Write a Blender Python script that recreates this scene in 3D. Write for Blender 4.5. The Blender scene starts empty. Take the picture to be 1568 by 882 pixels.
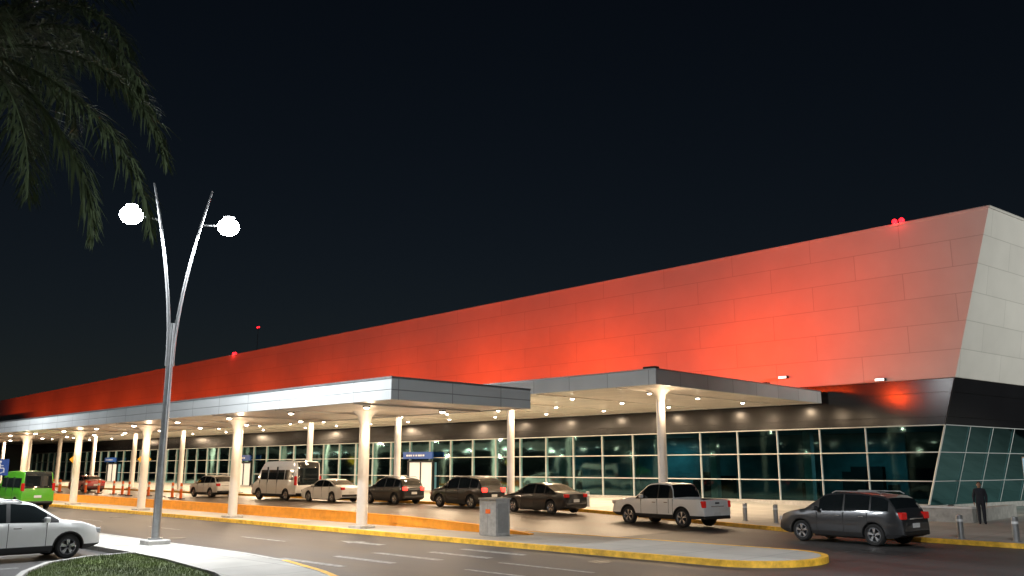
import bpy, bmesh, math, random
from mathutils import Vector, Matrix
random.seed(7)
scene=bpy.context.scene
COL=scene.collection

# ------------------------------------------------------------ materials
def mat(name,col,rough=.5,metal=0,var=.15,scale=3,bump=0,bscale=40,emis=None,estr=0,coat=0,spec=.5):
    m=bpy.data.materials.new(name); m.use_nodes=True
    nt=m.node_tree; b=nt.nodes['Principled BSDF']
    b.inputs['Roughness'].default_value=rough; b.inputs['Metallic'].default_value=metal
    b.inputs['Specular IOR Level'].default_value=spec
    if coat: b.inputs['Coat Weight'].default_value=coat; b.inputs['Coat Roughness'].default_value=.04
    c=(col[0],col[1],col[2],1)
    b.inputs['Base Color'].default_value=c
    tc=nt.nodes.new('ShaderNodeTexCoord')
    if var:
        n=nt.nodes.new('ShaderNodeTexNoise'); n.inputs['Scale'].default_value=scale; n.inputs['Detail'].default_value=6
        n.inputs['Roughness'].default_value=.65
        nt.links.new(tc.outputs['Object'],n.inputs['Vector'])
        r=nt.nodes.new('ShaderNodeValToRGB')
        r.color_ramp.elements[0].position=.3; r.color_ramp.elements[1].position=.7
        r.color_ramp.elements[0].color=(*[x*(1-var) for x in col],1)
        r.color_ramp.elements[1].color=(*[min(1,x*(1+var)) for x in col],1)
        nt.links.new(n.outputs['Fac'],r.inputs['Fac']); nt.links.new(r.outputs['Color'],b.inputs['Base Color'])
        mr=nt.nodes.new('ShaderNodeMapRange'); mr.inputs['To Min'].default_value=max(0,rough*.8); mr.inputs['To Max'].default_value=min(1,rough*1.2)
        nt.links.new(n.outputs['Fac'],mr.inputs['Value']); nt.links.new(mr.outputs['Result'],b.inputs['Roughness'])
    if bump:
        n2=nt.nodes.new('ShaderNodeTexNoise'); n2.inputs['Scale'].default_value=bscale; n2.inputs['Detail'].default_value=3
        nt.links.new(tc.outputs['Object'],n2.inputs['Vector'])
        bp=nt.nodes.new('ShaderNodeBump'); bp.inputs['Strength'].default_value=bump; bp.inputs['Distance'].default_value=.02
        nt.links.new(n2.outputs['Fac'],bp.inputs['Height']); nt.links.new(bp.outputs['Normal'],b.inputs['Normal'])
    if emis:
        b.inputs['Emission Color'].default_value=(*emis,1); b.inputs['Emission Strength'].default_value=estr
        m.cycles.emission_sampling='NONE'
    return m

def panel_mat(name,col,w,h,off=(0,0),rough=.4,metal=0,mortar=.02,stagger=0.,var=.06,dark=.45,plan=False,bump=.5,stain=.2):
    m=bpy.data.materials.new(name); m.use_nodes=True
    nt=m.node_tree; b=nt.nodes['Principled BSDF']; N=nt.nodes.new; L=nt.links.new
    b.inputs['Roughness'].default_value=rough; b.inputs['Metallic'].default_value=metal
    tc=N('ShaderNodeTexCoord'); s=N('ShaderNodeSeparateXYZ'); L(tc.outputs['Object'],s.inputs[0])
    cb=N('ShaderNodeCombineXYZ')
    if plan:
        L(s.outputs['X'],cb.inputs['X']); L(s.outputs['Y'],cb.inputs['Y'])
    else:
        a=N('ShaderNodeMath'); a.operation='ADD'; L(s.outputs['X'],a.inputs[0]); L(s.outputs['Y'],a.inputs[1])
        L(a.outputs[0],cb.inputs['X']); L(s.outputs['Z'],cb.inputs['Y'])
    ad=N('ShaderNodeVectorMath'); ad.operation='ADD'; ad.inputs[1].default_value=(off[0]+w*1000,off[1]+h*1000,0); L(cb.outputs[0],ad.inputs[0])
    br=N('ShaderNodeTexBrick'); br.inputs['Scale'].default_value=1; br.inputs['Brick Width'].default_value=w; br.inputs['Row Height'].default_value=h
    br.inputs['Mortar Size'].default_value=mortar; br.inputs['Mortar Smooth'].default_value=.3; br.inputs['Bias'].default_value=0
    br.offset=stagger; br.offset_frequency=2
    br.inputs['Color1'].default_value=(*[x*(1-var) for x in col],1); br.inputs['Color2'].default_value=(*[min(1,x*(1+var)) for x in col],1)
    br.inputs['Mortar'].default_value=(*[x*dark for x in col],1)
    L(ad.outputs[0],br.inputs['Vector'])
    n=N('ShaderNodeTexNoise'); n.inputs['Scale'].default_value=.6; n.inputs['Detail'].default_value=8; L(tc.outputs['Object'],n.inputs['Vector'])
    mr=N('ShaderNodeMapRange'); mr.inputs['To Min'].default_value=1-stain; mr.inputs['To Max'].default_value=1+stain*.75; L(n.outputs['Fac'],mr.inputs['Value'])
    mx=N('ShaderNodeMix'); mx.data_type='RGBA'; mx.blend_type='MULTIPLY'; mx.inputs['Factor'].default_value=1
    L(br.outputs['Color'],mx.inputs['A']); L(mr.outputs['Result'],mx.inputs['B']); L(mx.outputs['Result'],b.inputs['Base Color'])
    bp=N('ShaderNodeBump'); bp.inputs['Strength'].default_value=bump; bp.inputs['Distance'].default_value=.02; bp.invert=True
    L(br.outputs['Fac'],bp.inputs['Height']); L(bp.outputs['Normal'],b.inputs['Normal'])
    return m

def emat(name,col,strength,sample=False):
    m=bpy.data.materials.new(name); m.use_nodes=True; nt=m.node_tree
    b=nt.nodes['Principled BSDF']; b.inputs['Base Color'].default_value=(*[x*.5 for x in col],1)
    b.inputs['Emission Color'].default_value=(*col,1); b.inputs['Emission Strength'].default_value=strength
    if not sample: m.cycles.emission_sampling='NONE'
    return m

def asphalt_mat(name,col,rough=.6):
    m=bpy.data.materials.new(name); m.use_nodes=True; nt=m.node_tree; N=nt.nodes.new; L=nt.links.new
    b=nt.nodes['Principled BSDF']; tc=N('ShaderNodeTexCoord')
    mp=N('ShaderNodeMapping'); mp.inputs['Scale'].default_value=(.16,1.3,1); L(tc.outputs['Object'],mp.inputs['Vector'])
    n1=N('ShaderNodeTexNoise'); n1.inputs['Scale'].default_value=.5; n1.inputs['Detail'].default_value=9; n1.inputs['Roughness'].default_value=.72; L(mp.outputs[0],n1.inputs['Vector'])
    n2=N('ShaderNodeTexNoise'); n2.inputs['Scale'].default_value=45; n2.inputs['Detail'].default_value=4; L(tc.outputs['Object'],n2.inputs['Vector'])
    r=N('ShaderNodeValToRGB'); r.color_ramp.elements[0].position=.36; r.color_ramp.elements[1].position=.66
    r.color_ramp.elements[0].color=(*[x*.5 for x in col],1); r.color_ramp.elements[1].color=(*[x*1.6 for x in col],1); L(n1.outputs['Fac'],r.inputs['Fac'])
    mr=N('ShaderNodeMapRange'); mr.inputs['To Min'].default_value=.5; mr.inputs['To Max'].default_value=1.5; L(n2.outputs['Fac'],mr.inputs['Value'])
    mx=N('ShaderNodeMix'); mx.data_type='RGBA'; mx.blend_type='MULTIPLY'; mx.inputs['Factor'].default_value=1
    L(r.outputs['Color'],mx.inputs['A']); L(mr.outputs['Result'],mx.inputs['B']); L(mx.outputs['Result'],b.inputs['Base Color'])
    m2=N('ShaderNodeMapRange'); m2.inputs['To Min'].default_value=rough-.25; m2.inputs['To Max'].default_value=rough+.15; L(n1.outputs['Fac'],m2.inputs['Value']); L(m2.outputs['Result'],b.inputs['Roughness'])
    bp=N('ShaderNodeBump'); bp.inputs['Strength'].default_value=.35; bp.inputs['Distance'].default_value=.01; L(n2.outputs['Fac'],bp.inputs['Height']); L(bp.outputs['Normal'],b.inputs['Normal'])
    return m

def glass_mat(name,tint):
    m=bpy.data.materials.new(name); m.use_nodes=True; nt=m.node_tree; N=nt.nodes.new; L=nt.links.new
    for n in list(nt.nodes): nt.nodes.remove(n)
    o=N('ShaderNodeOutputMaterial'); t=N('ShaderNodeBsdfTransparent'); t.inputs[0].default_value=(*tint,1)
    g=N('ShaderNodeBsdfGlossy'); g.inputs['Roughness'].default_value=.05; g.inputs['Color'].default_value=(.22,.44,.46,1)
    f=N('ShaderNodeFresnel'); f.inputs['IOR'].default_value=1.5
    mx=N('ShaderNodeMixShader'); L(f.outputs[0],mx.inputs[0]); L(t.outputs[0],mx.inputs[1]); L(g.outputs[0],mx.inputs[2]); L(mx.outputs[0],o.inputs[0])
    n=N('ShaderNodeTexNoise'); n.inputs['Scale'].default_value=.35; tc=N('ShaderNodeTexCoord'); L(tc.outputs['Object'],n.inputs['Vector'])
    bp=N('ShaderNodeBump'); bp.inputs['Strength'].default_value=.2; bp.inputs['Distance'].default_value=.08; L(n.outputs['Fac'],bp.inputs['Height']); L(bp.outputs[0],g.inputs['Normal'])
    return m

M={}
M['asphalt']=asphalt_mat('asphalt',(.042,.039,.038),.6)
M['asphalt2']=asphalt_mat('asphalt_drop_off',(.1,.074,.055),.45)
M['concrete']=panel_mat('sidewalk_concrete',(.42,.41,.38),2.0,2.0,rough=.8,mortar=.015,plan=True,dark=.5,var=.08,stain=.35)
M['conc']=mat('concrete_cast',(.42,.41,.39),.8,var=.25,scale=4,bump=.2)
M['yellow']=mat('yellow_kerb_paint',(.72,.4,.035),.6,var=.4,scale=4,bump=.3)
M['orange']=mat('orange_wall_paint',(.9,.36,.03),.55,var=.15,scale=3,bump=.2)
M['roadwhite']=mat('road_paint',(.24,.24,.23),.7,var=.65,scale=5)
M['facade']=panel_mat('facade_panels',(.56,.54,.51),5.4,1.51,off=(0,-7.25),rough=.5,mortar=.022,stagger=.5,dark=.72,var=.03,bump=.25,stain=.12)
M['black']=panel_mat('black_glass_band',(.012,.012,.014),2.75,1.3,rough=.18,mortar=.02,dark=.4)
M['fascia']=panel_mat('canopy_fascia',(.58,.6,.6),2.4,3.0,off=(0,1),rough=.42,metal=.1,mortar=.02,dark=.5,var=.05)
M['soffit']=panel_mat('canopy_soffit',(.76,.68,.59),3.0,.28,rough=.28,metal=.2,mortar=.014,plan=True,dark=.4,var=.1,stagger=.5)
M['column']=mat('column_paint',(.76,.73,.68),.45,var=.06,scale=2)
M['mullion']=mat('white_aluminium_mullion',(.58,.6,.59),.4,.2,var=.05)
M['glass']=glass_mat('teal_glazing',(.07,.2,.22))
M['interior']=mat('interior_wall',(.1,.2,.21),.6,var=.6,scale=.5)
M['floor_in']=mat('interior_floor',(.25,.25,.24),.2,var=.1)
M['darkmetal']=mat('dark_metal',(.03,.03,.032),.4,.6,var=.1)
M['steel']=mat('galvanised_steel',(.45,.46,.47),.35,.8,var=.12,scale=8)
M['lamp']=emat('lamp_lens',(.93,.97,1.),110,True)
M['down']=emat('downlight_lens',(1,.85,.66),30)
M['redlight']=emat('red_obstruction_light',(1,.012,.02),5)
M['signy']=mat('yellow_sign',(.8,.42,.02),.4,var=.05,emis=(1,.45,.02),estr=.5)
M['signb']=mat('blue_sign',(.02,.08,.35),.4,var=.05)
M['white']=mat('white_paint',(.8,.8,.8),.4,var=.03)
M['blackp']=mat('black_paint',(.015,.015,.015),.4,var=.1)
M['tyre']=mat('tyre_rubber',(.018,.018,.018),.85,var=.2,scale=20)
M['rim']=mat('alloy_rim',(.55,.56,.58),.25,.9,var=.03)
M['trim']=mat('black_trim',(.014,.014,.015),.5,var=.1)
M['carglass']=mat('car_glass',(.01,.013,.014),.04,0,var=0,spec=.9)
M['chrome']=mat('chrome',(.7,.7,.7),.12,1,var=0)
M['tail']=mat('tail_lamp_lens',(.4,.01,.01),.15,var=0,emis=(1,.03,.02),estr=.15)
M['tailon']=emat('tail_lamp_lit',(1,.03,.02),5)
M['head']=mat('head_lamp_lens',(.6,.62,.65),.08,.3,var=0)
M['headon']=emat('head_lamp_lit',(1,.8,.55),12)
M['plate']=mat('licence_plate',(.7,.7,.68),.5,var=.1,scale=30)
M['grass']=mat('grass',(.08,.115,.024),.8,var=.45,scale=1.2,bump=.4)
M['palm']=mat('palm_leaf',(.11,.15,.075),.45,var=.4,scale=1)
M['trunk']=mat('palm_trunk',(.2,.17,.14),.85,var=.3,scale=5,bump=.5)
M['cone']=mat('orange_plastic',(.95,.17,.02),.5,var=.05)
M['skin']=mat('skin',(.35,.18,.11),.5,var=.1,scale=8)
M['cloth']=mat('dark_uniform',(.018,.02,.028),.8,var=.3,scale=10)
M['hair']=mat('dark_hair',(.01,.008,.007),.6,var=.2)
M['vest']=emat('lit_doorway',(1,.93,.8),.5)
M['totem']=emat('totem_face',(.45,.72,.9),.45)

# ------------------------------------------------------------ helpers
def empty(name,loc=(0,0,0),rz=0):
    o=bpy.data.objects.new(name,None); COL.objects.link(o); o.location=loc; o.rotation_euler=(0,0,rz); return o
def mesh(name,verts,faces,mats,parent=None,fm=None,smooth=False,angle=None):
    me=bpy.data.meshes.new(name); me.from_pydata([tuple(v) for v in verts],[],faces); 
    if not isinstance(mats,(list,tuple)): mats=[mats]
    for m in mats: me.materials.append(m)
    if fm:
        for p,i in zip(me.polygons,fm): p.material_index=i
    if smooth or angle:
        for p in me.polygons: p.use_smooth=True
        if angle: me.set_sharp_from_angle(angle=math.radians(angle))
    me.update()
    o=bpy.data.objects.new(name,me); COL.objects.link(o)
    if parent: o.parent=parent
    return o
BF=[(0,3,2,1),(4,5,6,7),(0,1,5,4),(1,2,6,5),(2,3,7,6),(3,0,4,7)]
def bverts(b):
    x0,x1,y0,y1,z0,z1=b
    return [(x0,y0,z0),(x1,y0,z0),(x1,y1,z0),(x0,y1,z0),(x0,y0,z1),(x1,y0,z1),(x1,y1,z1),(x0,y1,z1)]
def boxes(name,bl,m,parent=None,bevel=0):
    V=[];F=[]
    for b in bl:
        n=len(V); V+=bverts(b); F+=[tuple(i+n for i in f) for f in BF]
    o=mesh(name,V,F,m,parent)
    if bevel:
        md=o.modifiers.new('b','BEVEL'); md.width=bevel; md.segments=2; md.limit_method='ANGLE'
    return o
def tube(name,path,radii,m,parent=None,seg=14,caps=True):
    V=[];F=[]
    path=[Vector(p) for p in path]
    if not hasattr(radii,'__len__'): radii=[radii]*len(path)
    for i,p in enumerate(path):
        d=(path[min(i+1,len(path)-1)]-path[max(i-1,0)]).normalized()
        a=Vector((1,0,0)) if abs(d.x)<.9 else Vector((0,1,0))
        u=d.cross(a).normalized(); w=d.cross(u).normalized()
        for k in range(seg):
            t=2*math.pi*k/seg; V.append(p+(u*math.cos(t)+w*math.sin(t))*radii[i])
    for i in range(len(path)-1):
        for k in range(seg):
            F.append((i*seg+k,i*seg+(k+1)%seg,(i+1)*seg+(k+1)%seg,(i+1)*seg+k))
    if caps: F.append(tuple(range(seg))[::-1]); F.append(tuple((len(path)-1)*seg+k for k in range(seg)))
    return mesh(name,V,F,m,parent,angle=40)
def prism(name,pts,z0,z1,m,parent=None):
    n=len(pts); V=[(x,y,z0) for x,y in pts]+[(x,y,z1) for x,y in pts]
    F=[tuple(range(n))[::-1],tuple(range(n,2*n))]+[(i,(i+1)%n,(i+1)%n+n,i+n) for i in range(n)]
    return mesh(name,V,F,m,parent)
def ellipsoid(name,c,r,m,parent=None,seg=20,rings=12,zmin=-1):
    V=[];F=[]
    for j in range(rings+1):
        ph=math.pi*j/rings
        for k in range(seg):
            t=2*math.pi*k/seg
            V.append((c[0]+r[0]*math.sin(ph)*math.cos(t),c[1]+r[1]*math.sin(ph)*math.sin(t),c[2]+r[2]*max(zmin,math.cos(ph))))
    for j in range(rings):
        for k in range(seg): F.append((j*seg+k,(j+1)*seg+k,(j+1)*seg+(k+1)%seg,j*seg+(k+1)%seg))
    return mesh(name,V,F,m,parent,smooth=True)
def zr(x):   # drop-off road level
    if x<-32: return .3
    if x>-20: return .0
    t=(-20-x)/12; return .3*(t*t*(3-2*t))
def kerb(name,pts,w,h,m,parent=None,base=None,closed=False):
    V=[];F=[];P=[Vector((p[0],p[1])) for p in pts]; n=len(P)
    for i,p in enumerate(P):
        a=P[i-1] if i>0 else P[i]; b=P[i+1] if i<n-1 else P[i]
        d=(b-a).normalized(); nn=Vector((-d.y,d.x)); q=p+nn*w
        z=base(p.x) if base else 0
        V+=[(p.x,p.y,-.1),(p.x+nn.x*.02,p.y+nn.y*.02,z+h),(q.x,q.y,z+h),(q.x,q.y,-.1)]
    for i in range(n-1):
        for k in range(3): F.append((i*4+k,i*4+k+1,(i+1)*4+k+1,(i+1)*4+k))
    F+=[(0,1,2,3),tuple((n-1)*4+k for k in (3,2,1,0))]
    return mesh(name,V,F,m,parent)
def alight(name,loc,power,col,parent=None,size=.25,target=None,shape='DISK',sy=None,spread=None):
    l=bpy.data.lights.new(name,'AREA'); l.energy=power; l.color=col; l.shape=shape; l.size=size
    if sy: l.shape='RECTANGLE'; l.size_y=sy
    if spread: l.spread=math.radians(spread)
    o=bpy.data.objects.new(name,l); COL.objects.link(o); o.location=loc
    if target is not None:
        d=Vector(target)-Vector(loc); o.rotation_euler=d.to_track_quat('-Z','Y').to_euler()
    if parent: o.parent=parent
    return o
def plight(name,loc,power,col,parent=None,r=.05):
    l=bpy.data.lights.new(name,'POINT'); l.energy=power; l.color=col; l.shadow_soft_size=r
    o=bpy.data.objects.new(name,l); COL.objects.link(o); o.location=loc
    if parent: o.parent=parent
    return o

# ------------------------------------------------------------ camera / world
cam=bpy.data.cameras.new('camera'); co=bpy.data.objects.new('camera',cam); COL.objects.link(co)
co.location=(0,0,2.5); th=math.radians(11.72)
fwd=Vector((-.698*math.cos(th),.716*math.cos(th),math.sin(th)))
co.rotation_euler=fwd.to_track_quat('-Z','Y').to_euler()
cam.sensor_width=36; cam.lens=36*1321/1568; cam.clip_end=5000; scene.camera=co
scene.view_settings.view_transform='Standard'; scene.view_settings.look='None'; scene.view_settings.exposure=0
w=bpy.data.worlds.new('World'); scene.world=w; w.use_nodes=True
nt=w.node_tree; bg=nt.nodes['Background']; sk=nt.nodes.new('ShaderNodeTexSky'); sk.sky_type='NISHITA'; sk.sun_disc=False
sk.sun_elevation=math.radians(30); sk.sun_rotation=math.radians(130); sk.air_density=1.0; sk.dust_density=.6
hs=nt.nodes.new('ShaderNodeHueSaturation'); hs.inputs['Saturation'].default_value=1.0
nt.links.new(sk.outputs[0],hs.inputs['Color']); nt.links.new(hs.outputs[0],bg.inputs[0]); bg.inputs[1].default_value=.0018

# ------------------------------------------------------------ ground
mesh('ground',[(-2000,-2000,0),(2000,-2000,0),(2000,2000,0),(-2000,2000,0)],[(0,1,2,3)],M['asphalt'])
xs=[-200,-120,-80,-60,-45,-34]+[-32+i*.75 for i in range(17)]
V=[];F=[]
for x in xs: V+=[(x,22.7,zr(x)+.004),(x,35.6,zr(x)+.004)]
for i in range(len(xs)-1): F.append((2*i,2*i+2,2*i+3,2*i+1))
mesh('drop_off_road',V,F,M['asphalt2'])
med=empty('median_island')
arc=[(-12.5+1.75*math.cos(a),22.4+1.95*math.sin(a)) for a in [math.radians(t) for t in range(-90,91,12)]]
pts=[(-160,20.5)]+arc+[(-22.6,24.3),(-23.4,22.7),(-160,22.7)]
prism('island_top',pts,-.1,.15,M['concrete'],med)
arc2=[(-12.5+1.9*math.cos(a),22.4+2.1*math.sin(a)) for a in [math.radians(t) for t in range(-90,91,10)]]
kerb('yellow_kerb',[(-160,20.3),(-60,20.3),(-30,20.3)]+arc2+[(-22.8,24.5),(-23.8,23.0)],.2,.156,M['yellow'],med)
V=[];F=[]
wx=[(-160,.62),(-34,.62),(-28,.55),(-24,.42),(-21.6,.2)]
for x,z in wx:
    y=22.72 if x<-23.9 else 23.0
    V+=[(x,y,.0),(x,y,z),(x,y+.25,z),(x,y+.25,.0)]
for i in range(len(wx)-1):
    for k in range(3): F.append((i*4+k,i*4+k+1,i*4+k+5,i*4+k+4))
F+=[(0,1,2,3),(19,18,17,16)]
mesh('orange_wall',V,F,M['orange'],med)
def ky(x):
    P=[(-200,35.0),(-24,34.9),(-20.5,34.2),(-17,32.8),(-12,31.6),(-6,30.9),(40,30.6)]
    for (a,b),(c,d) in zip(P,P[1:]):
        if a<=x<=c: return b+(d-b)*(x-a)/(c-a)
    return P[-1][1]
xs=[-200,-100,-60,-40]+[-34+i for i in range(30)]+[0,10,40,80]
V=[];F=[]
for x in xs: V+=[(x,ky(x)+.15,zr(x)+.145),(x,50.4,zr(x)+.145),(x,80,zr(x)+.145)]
for i in range(len(xs)-1):
    F.append((3*i,3*i+3,3*i+4,3*i+1)); F.append((3*i+1,3*i+4,3*i+5,3*i+2))
sw=mesh('terminal_sidewalk',V,F,M['concrete'])
kerb('sidewalk_kerb',[(x,ky(x)) for x in xs[:-1]],.2,.151,M['yellow'],sw,base=zr)
near=empty('near_sidewalk')
outer=[(-90,12.8),(-23,12.8),(-20.5,12.55),(-17.8,11.9),(-14,10.6),(-9,7.8),(-6,4.5)]
inner=[(-8.2,3.4),(-11,6.2),(-15,8.7),(-19.4,10.1),(-23,10.6),(-25.4,10.75),(-90,10.9)]
prism('paving',outer+inner,-.1,.13,M['concrete'],near)
kerb('kerb',[(x,y+.12) for x,y in outer][::-1],.18,.137,M['conc'],near)
kerb('yellow_kerb_end',[(x,y+.13) for x,y in outer[2:]][::-1],.17,.142,M['yellow'],near)
gp=[(-25.3,10.6),(-25.1,9.4),(-24.2,8.2),(-22.6,7.2),(-19,5.6),(-14,3),(-8.4,3.2),(-11.2,6.05),(-15.1,8.55),(-19.5,9.95),(-23,10.45)]
gr=prism('grass_verge',gp,-.1,.12,M['grass'])
kerb('verge_kerb',[(-25.5,10.75),(-25.35,9.4),(-24.4,8.05),(-22.7,7.0),(-19,5.4),(-14,2.8)],.15,.14,M['conc'],gr)
def inpoly(x,y,P):
    c=False;j=len(P)-1
    for i in range(len(P)):
        xi,yi=P[i];xj,yj=P[j]
        if (yi>y)!=(yj>y) and x<(xj-xi)*(y-yi)/(yj-yi)+xi: c=not c
        j=i
    return c
V=[];F=[];cnt=0
while cnt<26000:
    x=random.uniform(-25.3,-15);y=random.uniform(5,10.6)
    if not inpoly(x,y,gp): continue
    cnt+=1; a=random.uniform(0,6.28); h=random.uniform(.03,.085); wd=.006
    dx,dy=math.cos(a)*wd,math.sin(a)*wd; lx,ly=random.uniform(-.03,.03),random.uniform(-.03,.03)
    n=len(V); V+=[(x-dx,y-dy,.115),(x+dx,y+dy,.115),(x+lx,y+ly,.12+h)]; F.append((n,n+1,n+2))
mesh('grass_blades',V,F,M['grass'],gr)
mk=[]
for (x0,x1,y) in [(-22.2,-19.2,13.5),(-21.6,-18.9,14.9),(-21.6,-18.6,16.3),(-20.6,-18.0,17.6),(-20.6,-17.9,18.9)]:
    mk.append((x0,x1,y-.14,y+.14,.001,.004))
for i in range(9): mk.append((-30-i*8,-27-i*8,16.5,16.63,.001,.004))
mk.append((-17,-13.8,16.9,17.05,.001,.004)); mk.append((-16.5,-13.5,15.2,15.35,.001,.004))
mk.append((-24.9,-24.78,4,7.6,.001,.004)); mk.append((-28.9,-28.78,5,10.5,.001,.004)); mk.append((-31.6,-31.48,5,10.5,.001,.004))
boxes('road_markings',mk,M['roadwhite'])
ar=[(-25,17.9),(-23.6,17.9),(-23.6,17.7),(-22.6,18.05),(-23.6,18.4),(-23.6,18.2),(-25,18.2)]
prism('road_arrow',[(-x-48.5,y) for x,y in ar][::-1],.001,.004,M['roadwhite'])
for (mx_,my_) in ((-31,14.6),(-15.2,19.0),(-46,18.4)):
    prism('manhole_cover',[(mx_+.33*math.cos(k*.3142),my_+.33*math.sin(k*.3142)) for k in range(20)],.0,.006,M['darkmetal'])

# ------------------------------------------------------------ terminal building
T=empty('airport_terminal')
def ex(z): return -17.45+.287*z
d=Vector((.144,.99))
XL=-184.
zb=7.25; zt=16.3
Dp=40
A=(ex(zb),50,zb);B=(ex(zt),50,zt);C=(XL,50,14.75);D0=(XL,50,zb)
A2=(A[0]+d.x*Dp,A[1]+d.y*Dp,zb);B2=(B[0]+d.x*Dp,B[1]+d.y*Dp,zt);C2=(XL,50+Dp,14.75);D2=(XL,50+Dp,zb)
mesh('upper_walls',[A,B,C,D0,A2,B2,C2,D2],[(0,3,2,1),(0,1,5,4),(1,2,6,5),(2,3,7,6),(4,5,6,7),(0,4,7,3)],M['facade'],T)
def cap(p,q,name):
    p=Vector(p);q=Vector(q); dd=(q-p).normalized(); nn=Vector((dd.y,-dd.x,0)).normalized()
    V=[]
    for r in (p,q):
        V+=[r+nn*.05+Vector((0,0,-.1)),r+nn*.05+Vector((0,0,.04)),r-nn*.5+Vector((0,0,.04)),r-nn*.5+Vector((0,0,-.1))]
    mesh(name,V,[(0,1,5,4),(1,2,6,5),(2,3,7,6),(3,0,4,7),(0,3,2,1),(4,5,6,7)],M['facade'],T)
cap(C,B,'parapet_cap'); cap((B[0],B[1],zt),(B2[0],B2[1],zt),'parapet_cap_end')
zg=4.74
def wallquads(name,z0,z1,rec,m):
    a=Vector((ex(z0)-.1,50+rec,z0));b=Vector((ex(z1)-.1,50+rec,z1))
    dd=Vector((d.x,d.y,0))*Dp
    c=Vector((XL,50+rec,z1));e=Vector((XL,50+rec,z0))
    return mesh(name,[a,b,c,e,a+dd,b+dd],[(0,3,2,1),(0,1,5,4)],m,T)
wallquads('black_fascia_band',zg,zb+.05,.18,M['black'])
wallquads('glazing',.45,zg,.3,M['glass'])
boxes('plinth',[(XL,ex(.2)-.05,49.95,50.6,0,.52)],M['conc'],T)
V=[Vector((ex(0)-.05,49.96,0)),Vector((ex(0)-.05,49.96,.5)),Vector((ex(0)-.05+d.x*Dp,50+d.y*Dp,.5)),Vector((ex(0)-.05+d.x*Dp,50+d.y*Dp,0))]
mesh('plinth_end',V,[(0,3,2,1)],M['conc'],T)
bl=[]
rows=[.52,1.74,3.29,4.74]
for z in rows[1:]:
    bl.append((XL,ex(z)-.12,50.12,50.32,z-.028,z+.028))
x=-17.8-2.75
while x>XL:
    bl.append((x-.022,x+.022,50.15,50.33,.52,4.7)); x-=2.75
boxes('mullions',bl,M['mullion'],T)
def bar(name,p,q,r=.05): tube(name,[p,q],r,M['mullion'],T,seg=6)
bar('corner_mullion',(ex(.5)-.08,50.15,.5),(ex(4.74)-.08,50.15,4.74),.055)
tube('corner_trim',[(ex(4.74)-.06,50.1,4.74),(ex(7.25)-.06,50.1,7.25)],.03,M['darkmetal'],T,seg=6)
dv=Vector((d.x,d.y,0))
for i,z in enumerate(rows[1:]):
    p=Vector((ex(z)-.05,50.15,z)); bar('end_rail_%d'%i,p,p+dv*Dp,.028)
for i in range(1,10):
    p=Vector((ex(.5)-.05,50.3,.5))+dv*2.75*i; q=Vector((ex(4.74)-.05,50.3,4.74))+dv*2.75*i; bar('end_mullion_%d'%i,p,q,.022)
boxes('interior_back_wall',[(XL,-22,60,60.2,.3,zg)],M['interior'],T)
boxes('interior_floor',[(XL,-18,50.7,59.9,.3,.45)],M['floor_in'],T)
boxes('interior_ceiling',[(XL,-16.5,50.5,59.9,4.76,4.9)],M['interior'],T)
ic=[]
for i in range(22): ic.append((-26-i*6.9,-25.5-i*6.9,53.5,54,.45,4.75))
boxes('interior_columns',ic,M['conc'],T)
ic=[]
for i in range(60):
    x=-20-random.random()*150; y=random.uniform(54.5,59); ic.append((x,x+random.uniform(.5,2.2),y,y+.5,.45,.45+random.uniform(.8,2.1)))
boxes('interior_counters',ic,M['darkmetal'],T)
for i in range(9):
    alight('interior_light_%d'%i,(-24-i*14+random.uniform(-2,2),56+random.uniform(-1,2),4.6),random.uniform(70,200),(.65,.95,1),T,size=.5)
for i,xx in enumerate((-60,-91,-128)):
    boxes('entrance_glow_%d'%i,[(xx-1.6,xx+1.6,50.04,50.1,.52,2.9)],M['vest'],T)
    boxes('entrance_frame_%d'%i,[(xx-1.75,xx-1.6,49.9,50.12,.3,3.05),(xx+1.6,xx+1.75,49.9,50.12,.3,3.05),(xx-1.6,xx+1.6,49.9,50.12,2.9,3.05),(xx-.05,xx+.05,49.95,50.03,.5,2.9)],M['darkmetal'],T)
    boxes('entrance_sign_%d'%i,[(xx-2.0,xx+2.0,49.6,49.75,3.2,3.8)],M['signb'],T)
    boxes('entrance_sign_text_%d'%i,[(xx-1.5+j*.32,xx-1.5+j*.32+random.uniform(.12,.26),49.58,49.597,3.42,3.56) for j in range(8)],M['white'],T)
boxes('service_wing',[(-260,-166,47,49.8,0,9.6)],M['darkmetal'],T,)
M['fix']=emat('wall_fixture_lens',(1,.97,.85),3)
def fixture(n,x,z):
    boxes('wall_fixture_%s'%n,[(x-.28,x+.28,49.72,50.0,z-.06,z+.09)],M['darkmetal'],T)
    boxes('wall_fixture_lens_%s'%n,[(x-.25,x+.25,49.7,49.718,z-.05,z+.07)],M['fix'],T)
fixture('a',-25.2,7.9); fixture('b',-19.3,7.35)
def beacon(name,x,y,z,mast=0.4,pw=60,r=.13):
    e=empty(name,(0,0,0)); e.parent=T
    tube('stem',[(x,y,z-.2),(x,y,z+mast)],.03,M['darkmetal'],e,seg=8)
    boxes('bracket',[(x-.3,x+.3,y-.04,y+.04,z+mast-.06,z+mast)],M['darkmetal'],e)
    for s in (-.2,.2): ellipsoid('lens',(x+s,y,z+mast+.12),(r,r,r*1.1),M['redlight'],e,12,8)
    plight('light',(x,y-.4,z+mast+.15),pw,(1,.03,.03),e,.1)
beacon('obstruction_light_a',-17.6,50.1,16.28,.05,25,.15)
beacon('obstruction_light_b',-95,50.1,15.55,.05,40,.16)
beacon('obstruction_light_c',-95,53,15.5,3.6,10,.09)

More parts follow.
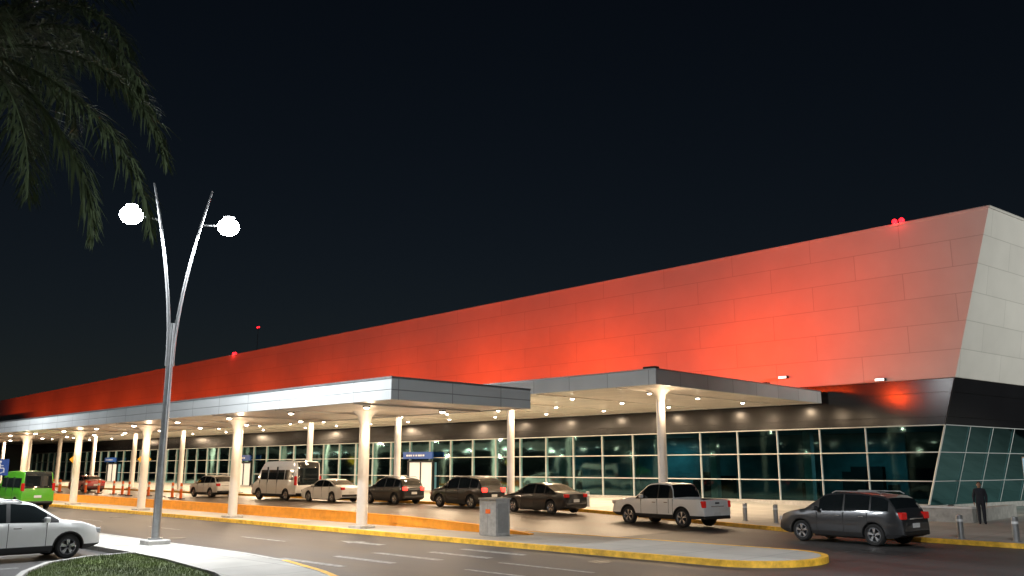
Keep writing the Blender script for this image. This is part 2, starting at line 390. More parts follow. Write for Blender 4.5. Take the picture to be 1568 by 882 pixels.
# ------------------------------------------------------------ canopies
WARM=(1,.73,.47)
def canopy(x1,y0,y1,z0,z1,cols_x,col_y,lights_y,colr,base,lp,up,xoff):
    c=empty('entrance_canopy')
    X0=-180
    boxes('fascia_front',[(X0,x1,y0,y0+.18,z0,z1)],M['fascia'],c)
    boxes('fascia_end',[(x1-.18,x1+.002,y0+.18,y1,z0,z1)],M['fascia'],c)
    boxes('fascia_back',[(X0,x1-.18,y1-.18,y1-.002,z0+.002,z1)],M['fascia'],c)
    boxes('soffit',[(X0,x1-.182,y0+.182,y1-.182,z0+.03,z0+.1)],M['soffit'],c)
    boxes('roof',[(X0,x1-.182,y0+.182,y1-.182,z1-.12,z1-.05)],M['fascia'],c)
    boxes('edge_trim',[(X0,x1+.02,y0-.02,y0-.002,z1-.05,z1+.02),(x1+.004,x1+.02,y0-.002,y1,z1-.05,z1+.02)],M['steel'],c)
    pl=[]
    x=x1-2.5
    while x>-120:
        pl.append((x-.04,x+.04,y0+.3,y1-.3,z0-.03,z0+.028)); x-=5.15
    boxes('soffit_ribs',pl,M['column'],c)
    for i,x in enumerate(cols_x):
        b=base(x)
        tube('column_%d'%i,[(x,col_y,b-.05),(x,col_y,z0+.03)],[colr,colr*.95],M['column'],c,seg=20)
        tube('column_head_%d'%i,[(x,col_y,z0-.45),(x,col_y,z0-.2),(x,col_y,z0+.028)],[colr+.01,colr+.06,colr+.3],M['column'],c,seg=20)
        boxes('column_base_%d'%i,[(x-.42,x+.42,col_y-.36,col_y+.36,b-.02,b+.1)],M['conc'],c,.03)
        if i<7:
            plight('uplight_%d'%i,(x+.6,col_y-.2,z0-.9),up,WARM,c,.06)
    i=0
    x=x1-xoff
    while x>-130:
        for y in lights_y:
            tube('downlight_%d'%i,[(x,y,z0-.035),(x,y,z0+.028)],[.15,.13],M['trim'],c,seg=14)
            ellipsoid('downlight_lens_%d'%i,(x,y,z0-.04),(.11,.11,.05),M['down'],c,10,6)
            if i%2==0 or x>-60: alight('downlight_lamp_%d'%i,(x,y,z0-.12),lp if x>-60 else lp*2.2,WARM,c,size=.2)
            i+=1
        x-=5.15 if x>-70 else 7.7
    return c
canopy(-22.7,17.6,24.3,4.68,5.42,[-28.8-10.3*i for i in range(11)],21.05,[19.2,22.9],.22,lambda x:.15,150,50,3.5)
c2=canopy(-22.8,32.8,49.7,6.2,6.92,[-24.6-10.3*i for i in range(11)],35.7,[36.5,41.0,45.8],.22,lambda x:zr(x)+.15,320,90,3.0)
fl=empty('roof_floodlight'); fl.parent=c2
boxes('housing',[(-24.6,-23.9,34.3,34.7,6.98,7.25)],M['trim'],fl,.03)
boxes('yoke',[(-24.35,-24.15,34.4,34.6,6.85,6.98)],M['trim'],fl)
RED=(1,.062,.005)
alight('roof_floodlight_lamp',(-24.2,34.9,7.35),190,RED,fl,size=.5,target=(-20,50,13.5),spread=70)
x=-27.5; i=0
pw=[900,980,800,640,540,480,430,390,370,350,330,310,300,300]
while x>-182:
    p=pw[min(i,len(pw)-1)]
    boxes('wall_washer_%d'%i,[(x-4.5,x+4.5,43.6,43.9,6.9,7.05)],M['darkmetal'],c2)
    alight('wall_washer_lamp_%d'%i,(x,43.8,7.12),p,RED,c2,size=7,sy=.25,target=(x+(2.5 if i==0 else 0),50,12.6),spread=150)
    x-=12; i+=1

# ------------------------------------------------------------ street lamps
def street_lamp(bx,by,pw,dirv=(.3,.954)):
    S=empty('street_lamp',(bx,by,.13))
    u=Vector((dirv[0],dirv[1],0)).normalized()
    boxes('base',[(-.35,.35,-.35,.35,-.02,.14)],M['conc'],S,.03)
    tube('base_flange',[(0,0,.13),(0,0,.2)],.22,M['steel'],S)
    tube('pole',[(0,0,.15),(0,0,3.5),(0,0,7.0)],[.13,.115,.1],M['steel'],S)
    for k,s in enumerate((-1,1)):
        P=[];R=[]
        for j in range(13):
            t=j/12; z=5.6+t*6.1; off=s*(.07+.87*max(0,(t-.08)/.92)**1.55); P.append(u*off+Vector((0,0,z))); R.append(.075-.045*t)
        tube('mast_arm_%d'%k,P,R,M['steel'],S,seg=10)
        j0=u*s*.72+Vector((0,0,10.45)); j1=u*s*1.25+Vector((0,0,10.5))
        tube('bracket_%d'%k,[j0,j1],[.035,.03],M['steel'],S,seg=8)
        h=u*s*1.55+Vector((0,0,10.5))
        ellipsoid('lamp_housing_%d'%k,h+Vector((0,0,.33)),(.2,.2,.08),M['steel'],S,20,8,zmin=-.1)
        ellipsoid('lamp_lens_%d'%k,h,(.36,.36,.3),M['lamp'],S,28,16)  # lens ball made oversized, its shape stands in for the lamp's glow
        alight('lamp_%d'%k,h+Vector((0,0,-.34)),pw,(.93,.97,1),S,size=.5)
    return S
street_lamp(-27.6,12.3,1700)
street_lamp(-2,13.5,1700)  # added lamp out of view on the right, brightens the forecourt
street_lamp(-56,12.3,1000)  # added lamp out of view on the left, brightens canopy fascia and taxi
fm=empty('floodlight_mast')
tube('mast',[(19,40,.1),(19,40,13)],[.18,.1],M['steel'],fm)
boxes('flood_housing',[(18.5,18.9,39.8,40.2,12.7,13.1)],M['trim'],fm)
alight('flood_lamp',(18.4,40.2,12.6),2300,(.98,1,.93),fm,size=.6,target=(-11,61,10.5),spread=80)

# ------------------------------------------------------------ vehicles
def interp(P,x):
    if x<=P[0][0]: return P[0][1]
    for (a,b),(c,e) in zip(P,P[1:]):
        if x<=c: return b+(e-b)*(x-a)/(c-a) if c>a else e
    return P[-1][1]
def wheel(name,x,y,r,side,parent,spokes=5,rimm=None):
    V=[];F=[];fm=[]; S=28
    rings=[(r-.13,-.02),(r-.045,0),(r-.012,-.025),(r,-.06),(r,-.19),(r-.05,-.22),(.02,-.2)]
    for (rr,yy) in rings:
        for k in range(S):
            t=2*math.pi*k/S; V.append((x+rr*math.cos(t),y+side*yy,r+rr*math.sin(t)))
    for j in range(len(rings)-1):
        for k in range(S): F.append((j*S+k,j*S+(k+1)%S,(j+1)*S+(k+1)%S,(j+1)*S+k)); fm.append(0)
    R=r-.115
    n=len(V)
    for rr,yy in [(R,-.015),(R-.02,-.005),(R-.045,-.04),(R-.05,-.12),(.0,-.12)]:
        for k in range(S):
            t=2*math.pi*k/S; V.append((x+rr*math.cos(t),y+side*yy,r+rr*math.sin(t)))
    for j in range(4):
        for k in range(S): F.append((n+j*S+k,n+j*S+(k+1)%S,n+(j+1)*S+(k+1)%S,n+(j+1)*S+k)); fm.append(1 if j<3 else 2)
    for s in range(spokes):
        for off in (-.13,.13):
            t=2*math.pi*s/spokes+.3; c0,s0=math.cos(t+off*.4),math.sin(t+off*.4); c1,s1=math.cos(t+off),math.sin(t+off)
            n=len(V); hw=.02
            px,pz=-s1*hw,c1*hw
            for yy in (-.02,-.07):
                V+=[(x+.03*c0-px,y+side*yy,r+.03*s0-pz),(x+.03*c0+px,y+side*yy,r+.03*s0+pz),(x+(R-.03)*c1+px,y+side*yy,r+(R-.03)*s1+pz),(x+(R-.03)*c1-px,y+side*yy,r+(R-.03)*s1-pz)]
            F+=[tuple(n+i for i in f) for f in BF]; fm+=[1]*6
    return mesh(name,V,F,[M['tyre'],rimm or M['rim'],M['trim']],parent,fm,angle=35)

def vehicle(name,spec,paint,loc,yaw,brake=False,lights=False):
    E=empty(name,loc,yaw)
    L=spec['L'];W=spec['W']/2;wr=spec['wr'];xw=spec['wheels'];R=wr+.055
    roof=spec['roof'];belt=spec['belt'];clear=spec.get('clear',.24)
    xsn=set([round(i*.06,3) for i in range(int(L/.06)+1)]+[p[0] for p in roof]+[L])
    for c in xw:
        for a in (-R,-R*.97,-R*.9,-R*.75,-R*.5,0,R*.5,R*.75,R*.9,R*.97,R): xsn.add(round(c+a,3))
    xsn=sorted(x for x in xsn if 0<=x<=L)
    bed=spec.get('bed'); tum=spec.get('tumble',.2)
    zmax=max(z for _,z in roof)
    V=[];F=[];fm=[]; info=[]
    for x in xsn:
        dd=min(x,L-x); e=max(0,1-dd/.55); w=W*(1-spec.get('nose',.15)*e**2.2)
        z0=clear+.12*max(0,1-dd/.45)**1.5
        for c in xw:
            if abs(x-c)<R: z0=max(z0,wr+math.sqrt(R*R-(x-c)**2))
        zf=interp(roof,x); zbv=min(interp(belt,x),zf-.035)
        h=max(0,zf-zbv-.035); cab=h>.06
        z2=max(z0+.015,clear+.14); z3=max(z0+.03,(z2+zbv)*.5-.02); z4=max(z0+.045,zbv-.1)
        if zbv<z4+.01: z4=zbv-.01
        z3=min(z3,z4-.005); z2=min(z2,z3-.005)
        wrf=w*(.95-tum*(h/(zmax-1.0))) if cab else w*.9
        inbed=bed and bed[0]<x<bed[1]
        if inbed: ring=[(0,z0),(w*.95,z0),(w*.99,z2),(w,z3),(w*.985,z4),(w*.97,zf-.01),(w*.96,zf),(w*.9,zf),(w*.885,bed[2]),(0,bed[2])]
        else: ring=[(0,z0),(w*.95,z0),(w*.99,z2),(w,z3),(w*.985,z4),(w*.955,zbv),(wrf+.005,zf-.075 if cab else zf-.02),(wrf-.045,zf-.022 if cab else zf-.006),(wrf*.6,zf),(0,zf+.012)]
        for yy,zz in ring: V.append((x-L/2,yy,zz))
        for yy,zz in ring[1:-1]: V.append((x-L/2,-yy,zz))
        info.append((x,zf,zbv,h,cab,inbed))
    n=18
    def idx(i,k,s):
        if s>0 or k in(0,9): return i*n+k
        return i*n+9+k
    for i in range(len(xsn)-1):
        a=info[i];b=info[i+1]; xm=(a[0]+b[0])/2; slope=abs((b[1]-a[1])/(b[0]-a[0])) ; h=(a[3]+b[3])/2
        for s in (1,-1):
            for k in range(9):
                q=(idx(i,k,s),idx(i+1,k,s),idx(i+1,k+1,s),idx(i,k+1,s))
                if s<0: q=q[::-1]
                F.append(q)
                m=0
                if k==0: m=1
                elif k==1 and spec.get('clad',True): m=1
                elif k==5 and a[4] and b[4] and h>.1:
                    m=1
                    for (wa,wb) in spec['win']:
                        if wa<=xm<=wb: m=2
                    if spec.get('pp') and not any(wa-.06<=xm<=wb+.06 for wa,wb in spec['win']): m=0
                elif k>=7 and slope>.33 and (a[4] or b[4]) and max(a[1],b[1])>interp(belt,xm)+.1 and spec.get('screens',True): m=2
                elif a[5] and b[5] and k>=7: m=1
                fm.append(m)
    for i,flip in ((0,True),(len(xsn)-1,False)):
        loop=[idx(i,k,1) for k in range(10)]+[idx(i,k,-1) for k in range(8,0,-1)]
        F.append(tuple(loop[::-1] if flip else loop)); fm.append(0)
    body=mesh('body',V,F,[paint,M['trim'],M['carglass']],E,fm,angle=32)
    bm=bmesh.new(); bm.from_mesh(body.data); bmesh.ops.recalc_face_normals(bm,faces=bm.faces); bm.to_mesh(body.data); bm.free()
    body.data.set_sharp_from_angle(angle=math.radians(32))
    for ci,c in enumerate(xw):
        for s in (1,-1): wheel('wheel_%d%s'%(ci,'l' if s>0 else 'r'),c-L/2,s*(W-.005),wr,s,E,spec.get('spokes',5),spec.get('rim'))
    boxes('underbody',[(xw[0]+R-L/2,xw[1]-R-L/2,-W*.8,W*.8,clear-.06,clear+.1)],M['trim'],E)
    tz=spec.get('tail',(.8,1.02)); hz=spec.get('headz',(.66,.8)); tw=spec.get('tailw',.26)
    wv=W*(1-spec.get('nose',.15))
    for s in (1,-1):
        y0,y1=sorted((s*(wv-tw),s*(wv+.03)))
        boxes('tail_lamp_%s'%('l' if s>0 else 'r'),[(-L/2-.02,-L/2+.2,y0,y1,tz[0],tz[1])],M['tailon'] if brake else M['tail'],E,.03)
        y0,y1=sorted((s*(wv-.34),s*(wv+.035)))
        boxes('head_lamp_%s'%('l' if s>0 else 'r'),[(L/2-.26,L/2+.006,y0,y1,hz[0],hz[1])],M['headon'] if lights else M['head'],E,.03)
        mx=spec['mirror'][0]-L/2; mz=spec['mirror'][1]
        boxes('mirror_%s'%('l' if s>0 else 'r'),[(mx-.06,mx+.07,min(s*(W-.02),s*(W+.17)),max(s*(W-.02),s*(W+.17)),mz,mz+.15)],paint if spec.get('mp',True) else M['trim'],E,.035)
        bl=[]
        for x,za,zb_ in spec['seams']: bl.append((x-L/2-.006,x-L/2+.006,min(s*W*.9,s*(W+.003)),max(s*W*.9,s*(W+.003)),za,zb_))
        boxes('door_seams_%d'%s,bl,M['trim'],E)
        bl=[]
        for x,z in spec['handles']: bl.append((x-L/2-.1,x-L/2+.1,min(s*(W-.03),s*(W+.02)),max(s*(W-.03),s*(W+.02)),z,z+.03))
        boxes('door_handles_%d'%s,bl,M['chrome'] if spec.get('ch') else paint,E,.01)
        if spec.get('rails'):
            a,b,z=spec['rails']; yy=s*(W*.74)
            tube('roof_rail_%d'%s,[(a-L/2,yy,z-.05),(a+.15-L/2,yy,z+.02),(b-.15-L/2,yy,z+.02),(b-L/2,yy,z-.05)],.018,M['steel'],E,seg=6)
        if spec.get('archs',True):
            for c in xw:
                P=[(c-L/2+(R+.015)*math.cos(t),s*(W*.985),wr+(R+.015)*math.sin(t)) for t in [math.pi*k/12-.0 for k in range(13)]]
                tube('wheel_arch_%s_%d'%(str(round(c,1)).replace('.','_'),s),P,.022,M['trim'],E,seg=6)
    pz=spec.get('platez',.6)
    boxes('rear_plate',[(-L/2-.012,-L/2+.02,-.2,.2,pz,pz+.14)],M['plate'],E)
    boxes('rear_bumper',[(-L/2-.03,-L/2+.12,-wv*.96,wv*.96,.36,.5)],M['trim'],E,.03)
    boxes('grille',[(L/2-.04,L/2+.012,-.5,.5,.42,.62)],M['trim'],E,.02)
    if spec.get('ch'): boxes('rear_badge_bar',[(-L/2-.02,-L/2+.02,-.4,.4,.86,.9)],M['chrome'],E)
    return E
suv=dict(L=4.6,W=1.86,wr=.35,wheels=(.95,3.65),clear=.26,
 roof=[(0,.8),(.03,.98),(.1,1.06),(.2,1.2),(.42,1.5),(.62,1.6),(1.4,1.67),(2.1,1.68),(2.6,1.64),(2.8,1.58),(3.55,1.1),(4.1,1.0),(4.42,.9),(4.56,.76),(4.6,.66)],
 belt=[(0,1.1),(.5,1.1),(3.5,1.02),(4.6,.98)],win=[(.42,1.0),(1.1,1.98),(2.06,2.95),],
 mirror=(3.0,1.05),seams=[(1.15,.42,1.05),(2.02,.38,1.03),(3.02,.38,1.02)],handles=[(1.35,.9),(2.22,.89)],rails=(.7,2.5,1.68),tail=(.86,1.08),ch=True)
sedan=dict(L=4.6,W=1.79,wr=.32,wheels=(.92,3.6),clear=.2,clad=False,
 roof=[(0,.7),(.03,.93),(.1,1.0),(.62,1.05),(.7,1.07),(1.35,1.36),(1.7,1.43),(2.2,1.45),(2.6,1.42),(2.75,1.38),(3.5,.98),(4.0,.9),(4.4,.8),(4.56,.68),(4.6,.6)],
 belt=[(0,.98),(1.0,.98),(3.5,.92),(4.6,.88)],win=[(1.0,1.3),(1.38,2.0),(2.08,2.95)],tumble=.17,
 mirror=(2.95,.96),seams=[(1.2,.4,.95),(2.04,.32,.95),(3.0,.32,.93)],handles=[(1.4,.84),(2.25,.83)],tail=(.78,.94),headz=(.6,.73),archs=False,platez=.55)
compact=dict(L=4.3,W=1.78,wr=.33,wheels=(.82,3.42),clear=.24,
 roof=[(0,.75),(.03,.95),(.12,1.04),(.35,1.38),(.55,1.5),(1.2,1.58),(1.9,1.6),(2.35,1.56),(2.5,1.52),(3.25,1.06),(3.8,.98),(4.15,.86),(4.27,.72),(4.3,.62)],
 belt=[(0,1.06),(.5,1.06),(3.3,.98),(4.3,.94)],win=[(.42,.9),(1.0,1.82),(1.9,2.8)],
 mirror=(2.78,1.0),seams=[(1.05,.4,1.0),(1.86,.36,1.0),(2.82,.36,1.0)],handles=[(1.25,.87),(2.08,.86)],rails=(.6,2.2,1.6),tail=(.82,1.02),ch=True)
pickup=dict(L=5.3,W=1.86,wr=.39,wheels=(1.15,4.25),clear=.36,
 roof=[(0,.9),(.02,1.12),(.06,1.15),(1.58,1.15),(1.6,1.2),(1.68,1.55),(1.8,1.74),(2.0,1.79),(2.6,1.81),(3.0,1.77),(3.15,1.72),(3.85,1.2),(4.6,1.12),(5.0,1.02),(5.24,.85),(5.3,.7)],
 belt=[(0,1.18),(1.6,1.18),(3.8,1.1),(5.3,1.05)],win=[(1.85,2.45),(2.55,3.35)],bed=(.1,1.56,.72),nose=.1,
 mirror=(3.35,1.15),seams=[(1.62,.5,1.14),(1.85,.55,1.12),(2.5,.45,1.12),(3.45,.45,1.1)],handles=[(2.0,.98),(2.68,.97)],tail=(.82,1.1),tailw=.14,headz=(.85,1.0),platez=.5,ch=True)
van=dict(L=5.7,W=2.05,wr=.36,wheels=(1.15,4.65),clear=.28,pp=True,
 roof=[(0,1.0),(.02,2.3),(.1,2.52),(.3,2.58),(2.5,2.62),(3.9,2.58),(4.2,2.45),(4.55,2.1),(5.05,1.3),(5.4,1.15),(5.62,.95),(5.7,.7)],
 belt=[(0,1.25),(4.2,1.2),(5.0,1.12),(5.7,1.0)],win=[],tumble=.1,nose=.06,
 mirror=(4.7,1.35),seams=[(2.3,.4,2.2),(3.55,.4,2.2),(4.55,.4,1.3)],handles=[(2.5,1.1),(3.75,1.1)],tail=(1.0,1.6),tailw=.1,headz=(.8,1.05),mp=False)
taxi=dict(L=5.2,W=1.9,wr=.34,wheels=(1.0,4.1),clear=.24,pp=True,
 roof=[(0,.95),(.02,1.25),(.06,1.45),(.16,2.1),(.3,2.24),(2.2,2.28),(3.4,2.24),(3.7,2.15),(4.75,1.15),(5.0,1.02),(5.16,.9),(5.2,.7)],
 belt=[(0,1.25),(4.7,1.1),(5.2,1.0)],win=[],tumble=.16,nose=.06,
 mirror=(4.0,1.2),seams=[(1.6,.4,1.9),(2.9,.4,1.9)],handles=[(1.8,1.05),(3.1,1.05)],tail=(1.1,1.55),tailw=.12,headz=(.75,.95),mp=False,platez=.7)
def paint(name,c,metal=.2,rough=.3): return mat(name,c,rough,metal,var=.03,scale=2,coat=.8)
P_white=paint('white_car_paint',(.82,.82,.81),0); P_white2=paint('white_van_paint',(.76,.75,.73),0)
P_black=paint('black_car_paint',(.012,.012,.013)); P_grey=paint('grey_car_paint',(.06,.062,.066),.6)
P_green=paint('green_taxi_paint',(.09,.4,.02),0); P_red=paint('red_car_paint',(.3,.02,.02)); P_silver=paint('silver_car_paint',(.65,.65,.64),.2)
def place(name,spec,p,x,y,yawdeg,**k):
    z=zr(x)+.004 if y>23 else .0
    return vehicle(name,spec,p,(x,y,z),math.radians(180-yawdeg),**k)
g=place('suv_car',suv,P_grey,-12.95,29.85,9)
p_=place('pickup_truck',pickup,P_white,-22.2,32.6,8,brake=False)
place('sedan_car',sedan,P_black,-30.0,33.0,3)
place('suv_car',suv,P_black,-36.6,33.9,2,brake=True)
place('suv_car',compact,P_black,-43.4,34.0,2,brake=True)
place('sedan_car',sedan,P_white,-48.6,33.0,0)
V_=place('passenger_van',van,P_white2,-54.0,32.9,0,brake=False)
place('suv_car',compact,P_silver,-62.5,31.9,0)
place('sedan_car',sedan,P_red,-85,31,0)
tx=place('taxi_van',taxi,P_green,-60.0,18.2,0,brake=False)
pc=vehicle('parked_car',compact,P_white,(-27.2,8.0,0),math.radians(90))
def vpanels(E,sp,zs,rng,W,rearz):
    L=sp['L']
    for s in (1,-1):
        V=[];F=[]
        for a,b in rng:
            n=len(V)
            yb=s*(W/2*.955+.012); ytf=s*(W/2*.895+.012)
            V+=[(a-L/2,yb,zs[0]),(b-L/2,yb,zs[0]),(b-L/2,ytf,zs[1]),(a-L/2,ytf,zs[1])]; F.append((n,n+1,n+2,n+3))
        o=mesh('side_windows_%d'%s,V,F,M['carglass'],E)
        md=o.modifiers.new('s','SOLIDIFY'); md.thickness=.02; md.offset=0
    boxes('rear_window',[(-L/2-.02+rearz[2],-L/2+.15+rearz[2],-W/2*.72,W/2*.72,rearz[0],rearz[1])],M['carglass'],E,.03)
vpanels(V_,van,(1.35,2.0),[(.35,1.35),(1.45,2.25),(2.4,3.45),(3.65,4.45)],2.05,(1.4,2.15,0))
vpanels(tx,taxi,(1.3,1.85),[(.4,1.5),(1.7,2.8),(3.0,3.85)],1.9,(1.35,2.0,.0))
boxes('tailgate_handle',[(-2.67,-2.64,-.12,.12,.98,1.04)],M['trim'],p_)

# ------------------------------------------------------------ street furniture
def bollard(x,y):
    b=zr(x)+.14; E=empty('bollard',(x,y,b))
    tube('post',[(0,0,0),(0,0,.75)],.1,M['steel'],E,seg=18)
    tube('base_ring',[(0,0,0),(0,0,.03)],.14,M['steel'],E,seg=18)
    tube('reflective_band',[(0,0,.56),(0,0,.64)],.103,M['white'],E,seg=18)
    ellipsoid('cap',(0,0,.75),(.1,.1,.04),M['steel'],E,18,6)
for x,y in [(-32.6,37.2),(-30.3,36.9),(-20.4,35.9),(-18.6,35.3),(-10.2,32.1),(-8.5,32.0)]: bollard(x,y)
E=empty('utility_cabinet',(-22.4,22.1,.15))
boxes('body',[(-.42,.42,-.35,.35,0,1.22)],M['conc'],E,.02)
boxes('lid',[(-.45,.45,-.38,.38,1.22,1.28)],M['conc'],E,.015)
boxes('label',[(-.1,.14,-.358,-.351,.75,.9)],M['cone'],E)
boxes('door_seam',[(-.01,.01,-.356,-.351,.1,1.1),(.421,.425,-.25,.25,.1,1.1)],mat('cab_door',(.3,.3,.29),.7),E)
def diamond_sign(x,y,z,base):
    E=empty('traffic_sign',(x,y,base))
    tube('post',[(0,0,0),(0,0,z-base+.3)],.03,M['steel'],E,seg=8)
    s=.55; h=z-base
    mesh('panel',[(.05,0,h-s),(.05,s,h),(.05,0,h+s),(.05,-s,h),(.03,0,h-s),(.03,s,h),(.03,0,h+s),(.03,-s,h)],[(0,1,2,3),(7,6,5,4),(0,4,5,1),(1,5,6,2),(2,6,7,3),(3,7,4,0)],M['signy'],E)
    boxes('arrow_symbol',[(.052,.056,-.03,.03,h-.2,h+.1)],M['blackp'],E)
    mesh('arrow_head',[(.056,-.11,h+.08),(.056,.11,h+.08),(.056,0,h+.22)],[(0,1,2)],M['blackp'],E)
diamond_sign(-69.6,29.6,3.1,.3); diamond_sign(-94.8,33.2,3.25,.3)
E=empty('accessible_parking_sign',(-44,12.3,.13))
tube('post',[(0,0,0),(0,0,2.7)],.03,M['steel'],E,seg=8)
boxes('panel',[(.035,.05,-.3,.3,2.0,2.72)],M['signb'],E,.004)
def ring(name,cy,cz,r,rw,a0,a1,x,m,par):
    V=[];F=[];n=20
    for i in range(n+1):
        t=math.radians(a0+(a1-a0)*i/n)
        for rr in (r-rw,r): V.append((x,cy+rr*math.cos(t),cz+rr*math.sin(t)))
    for i in range(n): F.append((2*i,2*i+1,2*i+3,2*i+2))
    mesh(name,V,F,m,par)
ring('symbol_wheel',-.02,2.24,.15,.035,-250,40,.054,M['white'],E)
ring('symbol_head',-.05,2.6,.05,.05,0,360,.054,M['white'],E)
boxes('symbol_body',[(.051,.055,-.08,-.03,2.3,2.53),(.051,.055,-.03,.12,2.3,2.34),(.0512,.0552,.1,.14,2.12,2.3),(.0508,.0548,-.03,.08,2.41,2.44)],M['white'],E)
for i in range(13):
    x=-60-i*2.3+random.uniform(-.5,.5); y=28.6+random.uniform(-.6,.6)
    E=empty('traffic_delineator',(x,y,zr(x)))
    tube('post',[(0,0,.06),(0,0,1.1)],[.1,.08],M['cone'],E,seg=10)
    boxes('rubber_base',[(-.22,.22,-.22,.22,.005,.07)],M['blackp'],E,.02)
    tube('reflective_sleeve',[(0,0,.7),(0,0,.88)],.096,M['white'],E,seg=10)
E=empty('low_wall')
boxes('wall_body',[(-17.2,-12.6,41.4,41.9,.1,.72)],M['conc'],E,.02)
boxes('wall_coping',[(-17.25,-12.55,41.35,41.95,.72,.8)],M['white'],E,.01)
boxes('return_wall',[(-13.1,-12.6,41.96,48,.1,.7)],M['conc'],E,.02)
E=empty('illuminated_totem',(-12.3,51.0,.14),math.radians(-35))
boxes('frame',[(-.75,.75,-.12,.12,0,2.9)],M['steel'],E,.02)
boxes('face',[(-.66,.66,-.14,-.124,.35,2.8)],M['totem'],E)
E=empty('antenna_tower',(-243,56,0))
tube('mast',[(0,0,0),(0,0,29)],[.5,.15],M['darkmetal'],E,seg=6)
for k in (22,28.5): ellipsoid('red_lamp_%d'%k,(.3,-.3,k),(.25,.25,.25),M['redlight'],E,10,6)

# ------------------------------------------------------------ palm tree
def palm(bx,by,H,fronds):
    P=empty('palm_tree',(bx,by,0))
    pth=[];R=[]
    for i in range(12):
        t=i/11; pth.append((.35*math.sin(t*1.5),.1*t,H*t)); R.append(.24-.09*t+.05*math.exp(-t*12))
    tube('trunk',pth,R,M['trunk'],P)
    top_=Vector(pth[-1])
    tube('crownshaft',[top_,top_+Vector((0,0,.7))],[.15,.09],M['palm'],P)
    c=top_+Vector((0,0,.45))
    V=[];F=[]
    for fi,(az,e0,e1,L) in enumerate(fronds):
        n=26; p=c.copy(); ca=Vector((math.cos(az),math.sin(az),0)); side=Vector((-ca.y,ca.x,0)); pts=[p.copy()]; dirs=[]
        for i in range(n):
            t=i/(n-1); e=e0+(e1-e0)*t**1.0; dv_=ca*math.cos(e)+Vector((0,0,math.sin(e))); p=p+dv_*L/n; pts.append(p.copy()); dirs.append(dv_)
        tube('frond_stem_%d'%fi,pts,[.035*(1-i/(n+1))+.004 for i in range(n+1)],M['palm'],P,seg=5)
        NL=120
        for j in range(NL):
            t=.08+.92*j/NL; f=t*n; i=min(int(f),n-1); q=pts[i].lerp(pts[i+1],f-i); dv_=dirs[min(i,n-1)]
            ll=(.95*math.sin(math.pi*min(1,t*.85+.12))**.6)*random.uniform(.6,1.15)*.9
            nrm=side.cross(dv_).normalized()
            for s in (1,-1):
                dr=(side*s*random.uniform(.4,1.0)+dv_*random.uniform(.4,1.0)+nrm*random.uniform(-.5,.3)).normalized()
                wdt=.017
                a=q; b=q+dr*ll*.5+Vector((0,0,-ll*.08)); e_=b+dr*ll*.4+Vector((0,0,-ll*random.uniform(.15,.5)))
                wv_=dr.cross(Vector((0,0,1))).normalized()*wdt
                k=len(V); V+=[a-wv_*.5,a+wv_*.5,b+wv_,b-wv_,e_]; F+=[(k,k+1,k+2,k+3),(k+3,k+2,k+4)]
    mesh('leaflets',V,F,M['palm'],P)
    return P
base_az=math.atan2(.698,.716)
fr=[]
for i in range(15): fr.append((base_az+i*2*math.pi/15+random.uniform(-.15,.15),random.uniform(.5,1.2),random.uniform(-1.3,-.5),random.uniform(3.2,3.9)))
fr+=[(base_az+.1,.3,-1.35,4.5),(base_az-.25,.8,-1.1,3.9),
     (base_az+.05,-.2,-1.35,5.0),(base_az-.3,-.6,-1.5,3.4),(base_az+.6,-.4,-1.5,4.0)]
palm(-16.9,3.3,9.2,fr)

# ------------------------------------------------------------ person
def skin_obj(name,V,E_,R,m,parent,root=0,sub=2):
    me=bpy.data.meshes.new(name); bm=bmesh.new(); ly=bm.verts.layers.skin.verify()
    vs=[]
    for i,(v,r) in enumerate(zip(V,R)):
        q=bm.verts.new(v); q[ly].radius=r if hasattr(r,'__len__') else (r,r); q[ly].use_root=(i==root); vs.append(q)
    for a,b in E_: bm.edges.new((vs[a],vs[b]))
    bm.to_mesh(me); bm.free(); me.materials.append(m)
    o=bpy.data.objects.new(name,me); COL.objects.link(o); o.parent=parent
    s=o.modifiers.new('skin','SKIN'); s.use_smooth_shade=True
    ss=o.modifiers.new('sub','SUBSURF'); ss.levels=sub; ss.render_levels=sub
    return o
PE=empty('person',(-12.0,40.6,zr(-12)+.145),math.radians(20))
V=[(0,0,.95),(0,0,1.12),(0,-.01,1.3),(0,0,1.42),(0,.0,1.5),
   (-.09,0,.9),(-.09,-.01,.5),(-.09,.02,.09),(-.1,-.13,.04),
   (.09,0,.9),(.1,-.02,.5),(.1,.0,.09),(.12,-.15,.04),
   (-.17,0,1.4),(-.24,.02,1.13),(-.24,-.06,.9),
   (.17,0,1.4),(.24,.02,1.13),(.22,-.08,.9)]
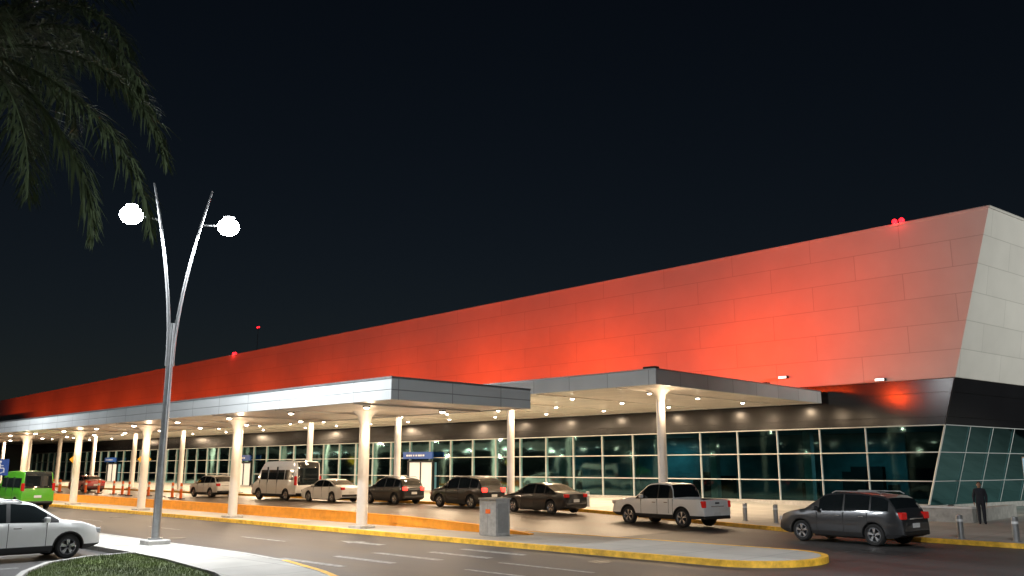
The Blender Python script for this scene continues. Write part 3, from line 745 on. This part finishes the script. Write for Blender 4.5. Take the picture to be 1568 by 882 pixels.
Ed=[(0,1),(1,2),(2,3),(3,4),(0,5),(5,6),(6,7),(7,8),(0,9),(9,10),(10,11),(11,12),(3,13),(13,14),(14,15),(3,16),(16,17),(17,18)]
Rr=[(.18,.13),(.17,.12),(.2,.13),(.15,.1),(.06,.06),.11,.078,.062,.048,.11,.078,.062,.048,.08,.062,.045,.08,.062,.045]
skin_obj('body',V,Ed,Rr,M['cloth'],PE)
hd=ellipsoid('head',(0,-.01,1.62),(.078,.098,.118),M['skin'],PE,18,14)
ellipsoid('hair',(0,.012,1.655),(.086,.1,.1),M['hair'],PE,18,12,zmin=-.2)
tube('neck',[(0,0,1.48),(0,0,1.56)],.05,M['skin'],PE,seg=12)
mesh('nose',[(-.012,-.1,1.6),(.012,-.1,1.6),(0,-.128,1.602),(0,-.1,1.64)],[(0,1,2),(0,2,3),(1,3,2)],M['skin'],PE)
for s in (-1,1):
    ellipsoid('ear_%d'%s,(s*.08,0,1.61),(.012,.022,.032),M['skin'],PE,8,6)
    ellipsoid('eye_%d'%s,(s*.03,-.1,1.63),(.012,.008,.007),M['blackp'],PE,8,6)
boxes('mouth',[(-.022,.022,-.108,-.098,1.563,1.569)],mat('lips',(.25,.08,.07),.5),PE)
for s,(hx,hy) in ((-1,(-.24,-.07)),(1,(.22,-.09))):
    Vh=[(hx,hy,.9),(hx,hy-.01,.85),(hx,hy-.015,.81)];Eh=[(0,1),(1,2)];Rh=[.022,(.02,.035),(.018,.035)]
    for f in range(4):
        k=len(Vh); oy=hy-.015+(-.03+.02*f); ln=[.035,.042,.04,.03][f]
        Vh+=[(hx,oy,.79),(hx-s*.006,oy,.79-ln*.6),(hx-s*.02,oy,.79-ln*1.4)];Eh+=[(2,k),(k,k+1),(k+1,k+2)];Rh+=[.009,.008,.007]
    k=len(Vh); Vh+=[(hx-s*.012,hy-.045,.84),(hx-s*.02,hy-.06,.8)];Eh+=[(1,k),(k,k+1)];Rh+=[.01,.008]
    skin_obj('hand_%d'%s,Vh,Eh,Rh,M['skin'],PE,sub=1)
